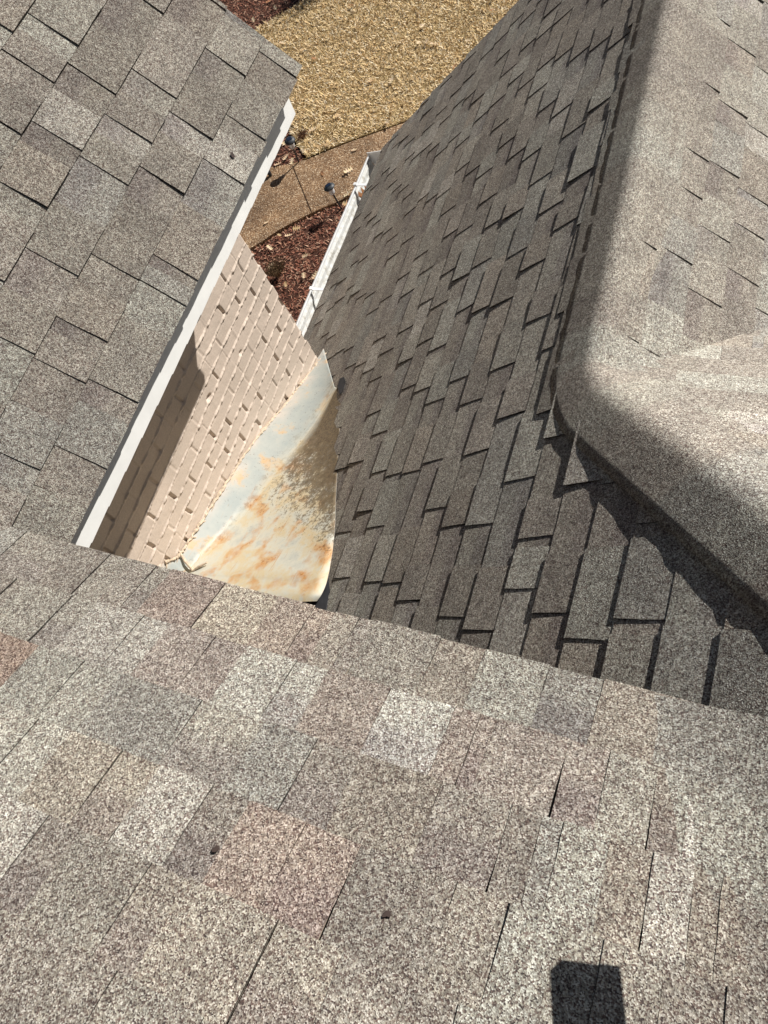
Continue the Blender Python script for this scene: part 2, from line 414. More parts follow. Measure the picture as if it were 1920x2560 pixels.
slab("roof_deck", [(RX, HY, hr.z - .02), (RX - .1, 3.40, z1C(RX - .1, 3.4) - .02), (RX + 1.75, 3.40, z1C(RX + 1.75, 3.4) - .02), (RX + 1.75, HY, z1C(RX + 1.75, HY) - .02)], (.64, 0, .77), .012, M_WOOD)
# main roof behind: far slopes so that the house closes up
mb = MB()
mb.prism([(1.6, -2.4, zA(-2.4)), (-2.6, -2.4, zA(-2.4)), (-2.6, -6.5, zA(-2.4) - 2.1), (3.6, -6.5, zA(-2.4) - 2.1), (3.6, -2.4, zA(-2.4))], (0, 0, -.02), TINT[0])
mb.prism([(-2.4, yR, zL(-2.4)), (-2.4, -2.4, zL(-2.4)), (-4.6, -2.4, zL(-2.4) - 2.5), (-4.6, yR, zL(-2.4) - 2.5)], (0, 0, -.02), TINT[1])
tag(mb.build("roof_slope", M_SH, house, recalc=True), "rear shingle slopes facing away from the camera")

mb = MB(); n = 24
for i in range(n):                       # fascia, slightly out of line with the shingle edge
    y0 = -.6 + (1.70 + .6) * i / n; y1 = -.6 + (1.70 + .6) * (i + 1) / n
    fx = lambda y: -1.250 - .042 * max(0, y) / 1.7 - .0012 * math.sin(5 * y)
    zt, zb = -1.224, -1.287 - .042 * max(0, y0) / 1.7
    a = [(fx(y0), y0, zb), (fx(y1), y1, zb), (fx(y1), y1, zt), (fx(y0), y0, zt)]
    b = [(x - .016, y, z) for x, y, z in a]
    mb.poly(a); mb.poly([a[0], b[0], b[1], a[1]]); mb.poly([a[3], a[2], b[2], b[3]]); mb.poly(b[::-1])
mb.poly([(fx(1.7), 1.70, zb), (fx(1.7) - .016, 1.70, zb), (fx(1.7) - .016, 1.70, zt), (fx(1.7), 1.70, zt)])
tag(mb.build("fascia_board", M_FASCIA, house, weld=True, recalc=True), "white fascia board under the left slope")
mb = MB(); mb.prism([(-1.305, -.6, -1.283), (-1.305, 1.695, -1.283), (-1.73, 1.695, -1.283), (-1.73, -.6, -1.283)], (0, 0, .01))
mb.build("soffit", M_FASCIA, house, recalc=True)
mb = MB(); a = [(xEL - .02, yR - .03, -1.283), (-1.26, yR - .03, -1.225), (-2.4, yR - .03, zL(-2.4) - .02), (-2.4, yR - .03, zL(-2.4) - .11), (-1.5, yR - .03, -1.283)]
mb.prism([a[4], a[1], a[2], a[3]], (0, .014, 0)); tag(mb.build("rake_board", M_FASCIA, house, recalc=True), "white board under the front edge of the left slope")

# ------------------------------------------------------------------ brick wall as real relief
XW, YC = -1.72, 1.641
def brick_wall():
    cs, bl = .0603, .198                   # course height, brick pitch (units)
    st = .0031
    ys = np.arange(.30, YC + st * .5, st); zs = np.arange(-2.75, -1.284, st)
    YY, ZZ = np.meshgrid(ys, zs, indexing='ij')
    rs = np.random.RandomState(3)
    def vnoise(y, z, s, seed):
        g = np.random.RandomState(seed).rand(512, 512); a = y * s + 50; b = z * s + 80
        i = np.floor(a).astype(int); j = np.floor(b).astype(int); fa = a - i; fb = b - j
        fa = fa * fa * (3 - 2 * fa); fb = fb * fb * (3 - 2 * fb); i %= 511; j %= 511
        return (g[i, j] * (1 - fa) * (1 - fb) + g[i + 1, j] * fa * (1 - fb) + g[i, j + 1] * (1 - fa) * fb + g[i + 1, j + 1] * fa * fb)
    wob = (vnoise(YY, ZZ, 14, 5) - .5) * .006
    zc = (ZZ + 3.0262 + wob) / cs; row = np.floor(zc).astype(int); fz = (zc - row) * cs
    off = (np.random.RandomState(8).rand(60) - .5) * .022 + .003 + (np.arange(60) % 2) * .095
    yc = (YY - YC + 8 * bl + off[row % 60] * 1.0 + (vnoise(YY, ZZ, 22, 9) - .5) * .004) / bl; cidx = np.floor(yc).astype(int); fy = (yc - cidx) * bl
    rb = np.random.RandomState(2).rand(60, 40)
    per = rb[row % 60, cidx % 40]
    jw = .0095                              # joint width
    dz = np.minimum(fz, cs - fz); dy = np.minimum(fy, bl - fy)
    def sm(x, a, b): t = np.clip((x - a) / (b - a), 0, 1); return t * t * (3 - 2 * t)
    fine = vnoise(YY, ZZ, 160, 11); mid = vnoise(YY, ZZ, 60, 12)
    brick = .0030 * (per - .5) + .0006 * (mid - .5) + .0004 * (fine - .5)
    # head joints: recess depth differs joint by joint, some nearly flush
    hd = np.random.RandomState(21).rand(60, 40)[row % 60, np.round(yc).astype(int) % 40]
    head_depth = .001 - .012 * hd
    inh = 1 - sm(dy, jw * .40, jw * .75)
    bed_h = .0012 + .0042 * sm(vnoise(YY, ZZ, 45, 31), .25, .75) + .0036 * (fine - .5)
    inb = 1 - sm(dz, jw * .32, jw * .62)
    h = brick * (1 - inh) + head_depth * inh
    h = h * (1 - inb) + bed_h * inb
    # thin shadow crack between mortar and brick
    crack = np.exp(-((dz - jw * .62) / .0013) ** 2) * .0022 * sm(vnoise(YY, ZZ, 30, 41), .3, .6)
    h -= crack
    h += .0012 * (vnoise(YY, ZZ, 7, 51) - .5) * 2
    for (yy, zz, rr) in ((1.05, -1.99, .016), (1.30, -2.05, .010), (.66, -2.28, .009)):   # missing mortar pockets
        h -= .012 * np.exp(-(((YY - yy) / rr) ** 2 + ((ZZ - zz) / (rr * .6)) ** 2) ** 2)
    # hairline half joints of shorter bricks
    half = ((np.abs(yc - cidx - .5) * bl) < .0022) & (rb[(row + 7) % 60, (cidx + 3) % 40] < .28)
    h -= np.where(half & (inb < .3), .0016, 0)
    X = XW + h
    ny, nz = YY.shape
    Y2 = YY.copy(); Y2[-1, :] = YC + np.minimum(h[-1, :], 0.001) * .8 + (row[-1, :] % 2) * .001 - inb[-1, :] * .003
    co = np.stack([X * S, Y2 * S, (ZZ + 5) * S], -1).reshape(-1, 3)
    extra = np.stack([np.full(nz, (XW - .1) * S), Y2[-1] * S, (ZZ[-1] + 5) * S], -1)
    co = np.concatenate([co, extra])
    i = np.arange(ny - 1)[:, None] * nz + np.arange(nz - 1)[None, :]
    q = np.stack([i, i + nz, i + nz + 1, i + 1], -1).reshape(-1, 4)
    j = (ny - 1) * nz + np.arange(nz - 1); e = ny * nz + np.arange(nz - 1)
    q2 = np.stack([j, e, e + 1, j + 1], -1)
    q = np.concatenate([q, q2]).astype(np.int32)
    me = bpy.data.meshes.new("brick_wall"); me.vertices.add(len(co)); me.vertices.foreach_set("co", co.ravel())
    me.loops.add(q.size); me.loops.foreach_set("vertex_index", q.ravel()); me.polygons.add(len(q))
    me.polygons.foreach_set("loop_start", np.arange(len(q), dtype=np.int32) * 4)
    me.update(calc_edges=True); me.validate()
    o = link("brick_wall", me, M_BRICK, house); o.location = (0, 0, 0)
    tag(o, "beige painted brick wall between the left eave and the metal flashing")
brick_wall()
mb = MB()
mb.box((-4.4, 1.45, -5.0), (XW - .02, YC - .006, -2.751)); mb.box((-4.4, 1.45, -2.751), (XW - .1, YC - .006, -1.29))
mb.box((XW - .15, -.6, -5.0), (XW - .02, 1.45, -2.751)); mb.box((XW - .15, -.6, -2.751), (XW - .01, .298, -1.284))
mb.poly([(-1.75, YC - .02, -1.29), (-3.05, YC - .02, .6), (-4.4, YC - .02, -1.29)])
mb.box((-2.0, 1.66, -5.0), (-1.9, 3.15, -2.90)); mb.box((-1.9, 3.05, -5.0), (1.2, 3.15, -2.80))
mb.poly([(-1.9, 3.15, -2.80), (RX, 3.15, -1.55), (1.2, 3.15, -2.80)])
mb.box((-4.4, -6.3, -5.0), (-4.3, 1.45, -1.6)); mb.box((-4.4, -6.4, -5.0), (3.4, -6.3, -2.2)); mb.box((1.1, -6.3, -5.0), (1.2, 3.05, -2.80))
tag(mb.build("brick_wall", M_BRICK2, house), "beige painted brick walls of the house down to the ground")

# ------------------------------------------------------------------ metal flashing pan
def pan_mat():
    m_, nt, b = mat("rusty_painted_metal", .35, .5, 0.0); b.inputs["Coat Weight"].default_value = 0.0
    uv = nt.nodes.new('ShaderNodeUVMap'); uv.uv_map = "uv"; sp = nt.nodes.new('ShaderNodeSeparateXYZ'); nt.links.new(uv.outputs[0], sp.inputs[0])
    a, f = sp.outputs[0], sp.outputs[1]            # a: 0 wall edge, .3 fold, 1 roof edge; f: 0 near, 1 far
    n1 = tex(nt, 'ShaderNodeTexNoise', 7.0, Detail=6.0, Roughness=.65); n2 = tex(nt, 'ShaderNodeTexNoise', 26.0, Detail=6.0, Roughness=.7); n3 = tex(nt, 'ShaderNodeTexNoise', 90.0, Detail=4.0, Roughness=.7)
    n4 = tex(nt, 'ShaderNodeTexNoise', 8.5, Detail=3.0, Distortion=.3)
    cream = ramp(nt, n1.outputs[0], [(.30, (.40, .41, .37)), (.46, (.53, .51, .42)), (.58, (.55, .45, .28)), (.66, (.50, .48, .39)), (.78, (.41, .41, .37))])
    # rust blotches
    rust = math_(nt, 'MULTIPLY', ramp(nt, n4.outputs[0], [(.52, 0), (.60, .6), (.72, 1)]), ramp(nt, n2.outputs[0], [(.36, .25), (.60, 1)]))
    c = mix(nt, cream, (.50, .23, .06), rust)
    rust2 = math_(nt, 'MULTIPLY', ramp(nt, n4.outputs[0], [(.62, 0), (.70, 1)]), ramp(nt, n3.outputs[0], [(.5, 0), (.6, .9)])); c = mix(nt, c, (.30, .12, .03), rust2)
    # grey-green leg against the wall
    leg = ramp(nt, a, [(.20, 1), (.34, 0)])
    gcol = ramp(nt, n1.outputs[0], [(.35, (.29, .32, .305)), (.62, (.37, .38, .345))])
    patchy = math_(nt, 'MULTIPLY', ramp(nt, n2.outputs[0], [(.52, 0), (.56, 1)]), ramp(nt, math_(nt, 'MULTIPLY', a, n1.outputs[0]), [(.085, 0), (.12, 1)])); gcol = mix(nt, gcol, (.17, .18, .165), math_(nt, 'MULTIPLY', patchy, .7))
    lr = math_(nt, 'MULTIPLY', ramp(nt, n1.outputs[0], [(.55, 0), (.66, 1)]), .75); gcol = mix(nt, gcol, (.52, .31, .12), lr)
    pinkw = math_(nt, 'MULTIPLY', ramp(nt, a, [(.0, .8), (.10, 0)]), ramp(nt, n4.outputs[0], [(.4, .2), (.6, 1)])); gcol = mix(nt, gcol, (.56, .46, .38), pinkw)
    c = mix(nt, c, gcol, leg)
    # dirt settled in the far, low part of the pan
    dd = math_(nt, 'ADD', f, math_(nt, 'MULTIPLY', math_(nt, 'SUBTRACT', n2.outputs[0], .5), .9)); dd = math_(nt, 'ADD', dd, math_(nt, 'MULTIPLY', math_(nt, 'SUBTRACT', n3.outputs[0], .5), .8))
    dirt = math_(nt, 'MULTIPLY', ramp(nt, dd, [(.50, 0), (.62, .8), (.8, 1)]), ramp(nt, a, [(.30, 0), (.42, 1)]))
    c = mix(nt, c, mix(nt, (.055, .036, .018), (.19, .14, .078), ramp(nt, n3.outputs[0], [(.35, 0), (.7, 1)])), dirt)
    spk = math_(nt, 'MULTIPLY', ramp(nt, n3.outputs[0], [(.62, 0), (.68, .8)]), ramp(nt, f, [(.15, .15), (.5, 1)])); c = mix(nt, c, (.10, .07, .045), spk)
    # scratches
    mp = nt.nodes.new('ShaderNodeMapping'); mp.inputs["Rotation"].default_value = (0, 0, .5); mp.inputs["Scale"].default_value = (60, 3, 3); nt.links.new(coord(nt), mp.inputs[0])
    sc = tex(nt, 'ShaderNodeTexNoise', 2.0, mp.outputs[0], Detail=2.0); c = mix(nt, c, (.45, .20, .06), math_(nt, 'MULTIPLY', ramp(nt, sc.outputs[0], [(.68, 0), (.72, .5)]), ramp(nt, f, [(.35, 1), (.5, 0)])))
    nt.links.new(c, b.inputs["Base Color"])
    nt.links.new(mix(nt, ramp(nt, dirt, [(0, .62), (1, .8)]), (.27, .27, .27), ramp(nt, a, [(.20, 0), (.25, 1), (.35, 1), (.40, 0)])), b.inputs["Roughness"])
    bump(nt, b, n2.outputs[0], .12, .004)
    return m_
M_PAN = pan_mat()
def pan():
    # stations along the fold, near to far: wall edge, fold, roof edge
    W_ = [(-1.72, .22, -2.075), (-1.72, .34, -2.115), (-1.72, .43, -2.142), (-1.72, .491, -2.201), (-1.72, .74, -2.268), (-1.72, 1.017, -2.341), (-1.72, 1.30, -2.455), (-1.72, 1.50, -2.532), (-1.748, 1.735, -2.630)]
    F_ = [(-1.685, .28, -2.19), (-1.68, .36, -2.215), (-1.675, .42, -2.236), (-1.67, .459, -2.249), (-1.61, .704, -2.322), (-1.555, .981, -2.374), (-1.505, 1.191, -2.402), (-1.487, 1.313, -2.414), (-1.473, 1.398, -2.406)]
    E_ = [(-1.000, .398, -1.996), (-.990, .42, -1.990), (-.992, .455, -2.000), (-1.000, .49, -2.010), (-1.013, .53, -2.024), (-1.058, .645, -2.066), (-1.165, .86, -2.157), (-1.318, 1.17, -2.292), (-1.428, 1.385, -2.388)]
    def cr(P, t):
        i = min(int(t), len(P) - 2); f = t - i; a = [Vector(P[max(0, min(len(P) - 1, k))]) for k in (i - 1, i, i + 1, i + 2)]
        return .5 * ((2 * a[1]) + (a[2] - a[0]) * f + (2 * a[0] - 5 * a[1] + 4 * a[2] - a[3]) * f * f + (3 * a[1] - a[0] - 3 * a[2] + a[3]) * f ** 3)
    rows, uvs = [], []
    K = 72
    for i in range(K + 1):
        t = i / K * (len(W_) - 1); w, f, e = cr(W_, t), cr(F_, t), cr(E_, t)
        w.x = min(w.x, XW + .006)
        row, ur = [], []
        vq = (f.y - .40) / 1.0
        h0 = f + (w - f).normalized() * .016; h1 = f + (e - f).normalized() * .016
        for k in range(5): row.append(w.lerp(h0, k / 5)); ur.append((.25 * k / 5, vq))
        for k in range(7):
            s_ = k / 6; row.append(h0 * (1 - s_) ** 2 + f * 2 * s_ * (1 - s_) + h1 * s_ * s_); ur.append((.25 + .1 * s_, vq))
        for k in range(1, 15):
            s_ = k / 14; p = h1.lerp(e, s_); p = p + Vector((0, 0, .0035 * math.sin(7 * p.y + 3 * s_) * s_ * (1 - s_) * 2)); row.append(p); ur.append((.35 + .65 * s_, vq))
        rows.append([p + Vector((0, 0, .006 + .004 * (k_ / (len(row) - 1)))) for k_, p in enumerate(row)]); uvs.append(ur)
    mb = MB(); mb.grid(rows, None, uvs)
    n = len(rows[0])
    edge = [r[-1] for r in rows]; 
    for p, q in zip(edge, edge[1:]): mb.poly([p, q, q - Vector((0, 0, .002)), p - Vector((0, 0, .002))])
    fr = rows[-1]
    for p, q in zip(fr, fr[1:]): mb.poly([p, q, q - Vector((0, 0, .002)), p - Vector((0, 0, .002))])
    # pointed wing at the far end of the leg, lying on the long slope
    o = mb.build("metal_flashing", M_PAN, house, weld=True, smooth=True, recalc=True)
    tag(o, "rust stained metal flashing pan bent up against the brick wall")
    # dark felt under the pan's free corner
    mb = MB(); c = [(-1.66, .10), (-.88, .10), (-.945, .36), (-.985, .50), (-1.006, .535), (-1.10, .50), (-1.66, .40)]
    c = [Vector((x, y, max(zB(x) + .004, -2.023 + .397 * (x + 1.011) - .226 * (y - .515) - .012))) for x, y in c]
    mb.prism(c, (0, 0, -.003)); tag(mb.build("felt_underlay", M_FELT_GAP, house, recalc=True), "black felt showing beside the flashing corner")
    # black sheet stands in for the shaded gap at the fold's far end
    mb = MB(); p = [(-1.405, 1.335), (-1.388, 1.345), (-1.395, 1.395), (-1.43, 1.435), (-1.462, 1.44), (-1.455, 1.40), (-1.425, 1.36)]
    mb.prism([Vector((x, y, zB(x) + .0085)) for x, y in p], (0, 0, .0015)); tag(mb.build("gap_patch", M_FELT_GAP, house, recalc=True), "black patch painted for the shaded gap at the far end of the flashing")
    # sealant bead along the wall
    r = random.Random(5); mb = MB(); pts = []; rad = []
    for i in range(150):
        t = 2 + i / 149 * (len(W_) - 3.2); w = cr(W_, t); pts.append(Vector((XW + .006 + r.uniform(-.002, .003), w.y, w.z + .007 + r.uniform(-.003, .003)))); rad.append(.0035 + r.uniform(0, .0035) * (1 + .8 * math.sin(i * .37)))
    mb.tube(pts, rad, 6)
    for i in range(0, 150, 7):
        if r.random() < .7:
            p = pts[i]; mb.tube([p, p + Vector((r.uniform(0, .008), r.uniform(-.012, .012), r.uniform(-.016, .004))), p + Vector((r.uniform(.002, .012), r.uniform(-.03, .03), -r.uniform(.005, .02)))], [.004, .003, .0012], 5)
    tag(mb.build("sealant_bead", M_SEAL, house), "lumpy beige sealant bead along the top of the flashing")
    mb = MB(); a = Vector((-1.655, .445, -2.228)); b = Vector((-1.60, .483, -2.212)); w = Vector((-1.717, .495, -2.185))
    mb.tube([w, w.lerp(a, .5) + Vector((.004, -.006, .006)), a, a.lerp(b, .5) + Vector((0, 0, .002)), b], [.004, .006, .007, .006, .003], 8)
    tag(mb.build("sealant_strip", M_SEAL, house), "loose beige strip of sealant lying across the fold of the flashing")
pan()

# ------------------------------------------------------------------ gutter
def gutter():
    y0, y1 = .9, 3.435
    prof = [(-2.085, -2.955), (-2.085, -3.075), (-2.20, -3.085), (-2.215, -3.06), (-2.218, -3.035), (-2.228, -3.02), (-2.230, -2.992), (-2.219, -2.985), (-2.216, -2.992)]
    mb = MB(); n = 26
    P = []
    for i in range(n + 1):
        y = y0 + (y1 - y0) * i / n; sag = .004 * math.sin(3.3 * y); P.append([(x, y, z + sag) for x, z in prof])
    mb.grid(P)
    P2 = [[(x + .003, y, z + .003) for x, y, z in r_] for r_ in P]; mb2 = MB(); mb2.grid([[p for p in r_[:6]][::-1] for r_ in P2])
    g = mb.build("gutter", M_GUT, house, smooth=False)
    tag(g, "white open gutter along the foot of the long slope"); c = mb2.build("trough_lining", M_GUT2, g); c.location = (0, 0, 0); tag(c, "dirty inner face of the gutter")
    mb = MB(); q = [(-2.085, -2.955), (-2.085, -3.075), (-2.20, -3.085), (-2.218, -3.035), (-2.232, -3.01), (-2.232, -2.978), (-2.15, -2.968)]
    mb.prism([(x, y1, z) for x, z in q], (0, .004, 0)); c = mb.build("end_cap", M_GUT, g, recalc=True); c.location = (0, 0, 0)
    for y in (1.35, 2.377, 3.183):
        mb = MB(); mb.box((-2.226, y - .009, -2.992), (-2.06, y + .009, -2.988)); mb.box((-2.234, y - .010, -2.994), (-2.214, y + .010, -2.980))
        c = mb.build("gutter_hanger", M_GUT, g, recalc=True); c.location = (0, 0, 0)
    mb = MB(); mb.box((-2.084, .9, -3.06), (-2.066, 3.39, -2.925)); tag(mb.build("fascia_board", M_FASCIA, house), "white board behind the gutter")
    mb = MB(); mb.prism([(-2.06, 3.42 - .03, -2.93), (RX - .1, 3.39, zB(RX - .1) - .03), (RX - .1, 3.39, zB(RX - .1) - .12), (-2.06, 3.39, -3.03)], (0, .014, 0)); tag(mb.build("rake_board", M_FASCIA, house, recalc=True), "white board under the front edge of the long slope")
gutter()

# ------------------------------------------------------------------ ground
ZG = -5.0
def soil_mat(name, c0, c1, sc=30, bs=.5):
    m_, nt, b = mat(name, .95, .15); n = tex(nt, 'ShaderNodeTexNoise', sc, Detail=8.0, Roughness=.7); n2 = tex(nt, 'ShaderNodeTexNoise', 1.5, Detail=4.0)
    c = ramp(nt, n.outputs[0], [(.35, c0), (.65, c1)]); c = mix(nt, c, ramp(nt, n2.outputs[0], [(.3, .8), (.7, 1.15)]), 1.0, 'MULTIPLY'); nt.links.new(c, b.inputs["Base Color"]); bump(nt, b, n.outputs[0], bs, .02); return m_
M_LAWN = soil_mat("dormant_turf_soil", (.13, .08, .035), (.36, .26, .12), 26)
M_SOIL = soil_mat("dark_mulch_soil", (.025, .012, .008), (.10, .045, .03), 60, .8)
def walk_mat():
    m_, nt, b = mat("exposed_aggregate", .85, .3)
    v = tex(nt, 'ShaderNodeTexVoronoi', 110.0); sp = nt.nodes.new('ShaderNodeSeparateColor'); nt.links.new(v.outputs["Color"], sp.inputs[0])
    c = ramp(nt, sp.outputs[0], [(0, (.07, .038, .02)), (.3, (.17, .10, .052)), (.6, (.25, .155, .085)), (.85, (.36, .245, .145)), (1, (.70, .60, .45))])
    n = tex(nt, 'ShaderNodeTexNoise', 2.5, Detail=6.0, Roughness=.65); c = mix(nt, c, ramp(nt, n.outputs[0], [(.3, (.55, .52, .50)), (.7, (1.25, 1.2, 1.12))]), 1.0, 'MULTIPLY')
    n2 = tex(nt, 'ShaderNodeTexNoise', 60.0, Detail=3.0); c = mix(nt, c, ramp(nt, n2.outputs[0], [(.35, .75), (.65, 1.2)]), 1.0, 'MULTIPLY')
    nt.links.new(c, b.inputs["Base Color"]); bump(nt, b, v.outputs["Distance"], .5, .004); return m_
M_WALK = walk_mat()
mb = MB(); mb.poly([(-120, -120, ZG - .08), (120, -120, ZG - .08), (120, 120, ZG - .08), (-120, 120, ZG - .08)]); g = mb.build("ground", M_LAWN); tag(g, kind="structure")
def smooth_line(pts, n=8):
    out = []
    for i in range(len(pts) - 1):
        a = [Vector((*pts[max(0, min(len(pts) - 1, k))], 0)) for k in (i - 1, i, i + 1, i + 2)]
        for q in range(n):
            f = q / n; p = .5 * ((2 * a[1]) + (a[2] - a[0]) * f + (2 * a[0] - 5 * a[1] + 4 * a[2] - a[3]) * f * f + (3 * a[1] - a[0] - 3 * a[2] + a[3]) * f ** 3); out.append((p.x, p.y))
    return out + [pts[-1]]
up = smooth_line([(-8.5, 5.15), (-6.5, 5.35), (-5.07, 5.55), (-4.54, 5.66), (-4.31, 5.77), (-3.99, 5.94), (-3.37, 6.23), (-2.8, 6.50), (-1.5, 7.2), (1.5, 9.0)])
lo = smooth_line([(-8.5, 4.2), (-6.5, 4.22), (-5.2, 4.28), (-4.68, 4.42), (-4.39, 4.70), (-4.09, 4.94), (-3.82, 5.11), (-3.40, 5.42), (-2.3, 6.0), (2.4, 8.0)])
mb = MB(); cut = []
P = []
for t in range(len(up)):
    P.append([Vector((*up[t], ZG)), Vector((*lo[t], ZG))])
def strip(mb, rows, z, zb):
    for (a, b), (c, d) in zip(rows, rows[1:]):
        mb.poly([(b.x, b.y, z), (d.x, d.y, z), (c.x, c.y, z), (a.x, a.y, z)])
        mb.poly([(b.x, b.y, zb), (d.x, d.y, zb), (d.x, d.y, z), (b.x, b.y, z)]); mb.poly([(c.x, c.y, zb), (a.x, a.y, zb), (a.x, a.y, z), (c.x, c.y, z)])
strip(mb, P, ZG, ZG - .10)
w_ = mb.build("walkway", M_WALK); tag(w_, kind="structure")
mb = MB()                                   # control joint, a dark groove
mb.box((0, -.004, 0), (.0, 0, 0)) if False else None
ja, jb = Vector((-4.588, 5.60, 0)), Vector((-4.085, 4.93, 0)); d = (jb - ja).normalized(); nn = Vector((-d.y, d.x, 0)) * .0045
mb.poly([(ja + nn).to_tuple()[:2] + (ZG + .003,), (ja - nn).to_tuple()[:2] + (ZG + .003,), (jb - nn).to_tuple()[:2] + (ZG + .003,), (jb + nn).to_tuple()[:2] + (ZG + .003,)])
M_JOINT = plain("dirt_filled_joint", (.035, .022, .014), .95, .1, 0, 60, .4)
tag(mb.build("walkway_joint", M_JOINT), kind="structure")
# mulch beds: near one between walkway and house, and one left of the lawn
def sheet(name, pts, z, m_): mb_ = MB(); mb_.poly([(x, y, z) for x, y in pts]); o = mb_.build(name, m_); tag(o, kind="structure"); return o
near_bed = [(-8.5, 1.7), (-1.5, 1.7), (-1.5, 5.2)] + [p for p in lo[::-1] if p[0] < -2.5]
sheet("planting_bed", [(-8.6, 1.0), (2.2, 1.0), (2.2, 7.4)] + [(x + .02, y - .0) for x, y in lo[::-1]], ZG - .034, M_SOIL)
lbx = [(-4.45, 5.70), (-4.70, 5.95), (-5.05, 6.35), (-5.55, 6.8), (-6.1, 7.4), (-6.12, 7.9), (-5.82, 8.2), (-5.5, 8.5), (-5.1, 9.2), (-4.9, 10.5)]
lb = smooth_line(lbx)
sheet("planting_bed", lb + [(-12, 10.5), (-12, 5.0)] + [p for p in up if p[0] < -4.5], ZG - .016, M_SOIL)

# turf stands a little higher than the walkway and ends in a cut edge
mb = MB(); tf = [p for p in up if p[0] > -4.5]; tf = [(x, y + .012) for x, y in tf] + [(2, 16), (-5, 16)] + [(x + .012, y) for x, y in lb[::-1]]
mb.poly([(x, y, ZG + .010) for x, y in tf])
for (a, b), (c, d) in zip(tf, tf[1:] + tf[:1]): mb.poly([(a, b, ZG - .09), (c, d, ZG - .09), (c, d, ZG + .010), (a, b, ZG + .010)])
tag(mb.build("lawn", M_LAWN), kind="structure")
# lawn: blades
def in_lawn(x, y):
    # above the walkway's upper edge and right of the bed edge
    yu = np.interp(x, [p[0] for p in up], [p[1] for p in up]); xb = np.interp(y, [p[1] for p in lb], [p[0] for p in lb], left=-4.4)
    cl_ = np.sin(x * 61 + 3 * np.sin(y * 37)) * np.sin(y * 53 + 2 * np.sin(x * 29)) + .6 * np.sin(x * 23 + y * 17) * np.sin(y * 19 - x * 11)
    return (y > yu + .02) & (x > xb + .015) & (cl_ > -.55)
def strands(name, pts_fn, n, L, Wd, tilt, cols, z0, seed, kind_label, mat_, box, curl=.3):
    rs = np.random.RandomState(seed); x = rs.uniform(box[0], box[1], n); y = rs.uniform(box[2], box[3], n); ok = pts_fn(x, y)
    x, y = x[ok], y[ok]; k = len(x)
    h = (z0 + rs.uniform(0, .004, k)); az = rs.uniform(0, 2 * np.pi, k); tl = np.abs(rs.normal(tilt, .35, k)); tl = np.clip(tl, .1, 1.5)
    ln = L * rs.uniform(.5, 1.4, k); wd = Wd * rs.uniform(.6, 1.4, k)
    dx, dy = np.cos(az), np.sin(az); a2 = az + rs.uniform(.8, 2.3, k); wx, wy = np.cos(a2) * wd, np.sin(a2) * wd
    base = np.stack([x, y, h], 1)
    mid = base + np.stack([dx * np.sin(tl) * ln * .5, dy * np.sin(tl) * ln * .5, np.cos(tl) * ln * .5], 1)
    t2 = np.clip(tl + curl, 0, 1.7); tip = mid + np.stack([dx * np.sin(t2) * ln * .5, dy * np.sin(t2) * ln * .5, np.cos(t2) * ln * .5], 1)
    wv = np.stack([wx, wy, np.zeros(k)], 1)
    V = np.concatenate([base - wv, base + wv, mid + wv * .9, mid - wv * .9, tip + wv * .3, tip - wv * .3]).reshape(6, k, 3).transpose(1, 0, 2).reshape(-1, 3) * S
    i = np.arange(k) * 6; q = np.concatenate([np.stack([i, i + 1, i + 2, i + 3], 1), np.stack([i + 3, i + 2, i + 4, i + 5], 1)]).astype(np.int32)
    me = bpy.data.meshes.new(name); me.vertices.add(len(V)); me.vertices.foreach_set("co", V.ravel()); me.loops.add(q.size); me.loops.foreach_set("vertex_index", q.ravel()); me.polygons.add(len(q))
    me.polygons.foreach_set("loop_start", np.arange(len(q), dtype=np.int32) * 4); me.update(calc_edges=True)
    c = np.array(cols)[rs.randint(0, len(cols), k)] * rs.uniform(.75, 1.2, (k, 1)); cc = np.concatenate([c, np.ones((k, 1))], 1)
    ca = me.color_attributes.new("tint", 'FLOAT_COLOR', 'POINT'); ca.data.foreach_set("color", np.repeat(cc, 6, axis=0).ravel())
    o = link(name, me, mat_); tag(o, kind_label[0], kind_label[1], kind="stuff"); return o
def tint_mat(name, rough=.8):
    m_, nt, b = mat(name, rough, .25); at = nt.nodes.new('ShaderNodeVertexColor'); at.layer_name = "tint"
    oi = nt.nodes.new('ShaderNodeObjectInfo'); nt.links.new(at.outputs[0], b.inputs["Base Color"]); return m_
M_TINT = tint_mat("dry_plant_matter")
cl = [(.78, .58, .32), (.86, .69, .42), (.62, .44, .22), (.80, .60, .33), (.92, .80, .58), (.44, .29, .13), (.68, .53, .27)]
strands("grass", in_lawn, 150000, .040, .0036, .95, cl, ZG + .008, 1, ("short straw coloured dormant grass beyond the walkway", "grass"), M_TINT, (-6.8, -.6, 5.5, 9.6))
cm = [(.23, .09, .055), (.30, .13, .08), (.16, .06, .04), (.36, .19, .12), (.10, .045, .03), (.45, .28, .19), (.26, .10, .06)]
def in_near(x, y): yl = np.interp(x, [p[0] for p in lo], [p[1] for p in lo]); return (y < yl - .015) & ((x < -2.05) | (y > 3.3))
def in_left(x, y): yu = np.interp(x, [p[0] for p in up], [p[1] for p in up]); xb = np.interp(y, [p[1] for p in lb], [p[0] for p in lb], left=-4.4); return (y > yu + .01) & (x < xb + .01)
strands("bark_mulch", in_near, 26000, .036, .0050, 1.35, cm, ZG - .030, 2, ("reddish brown bark mulch beside the gutter", "mulch"), M_TINT, (-5.2, -2.0, 2.3, 5.6), .1)
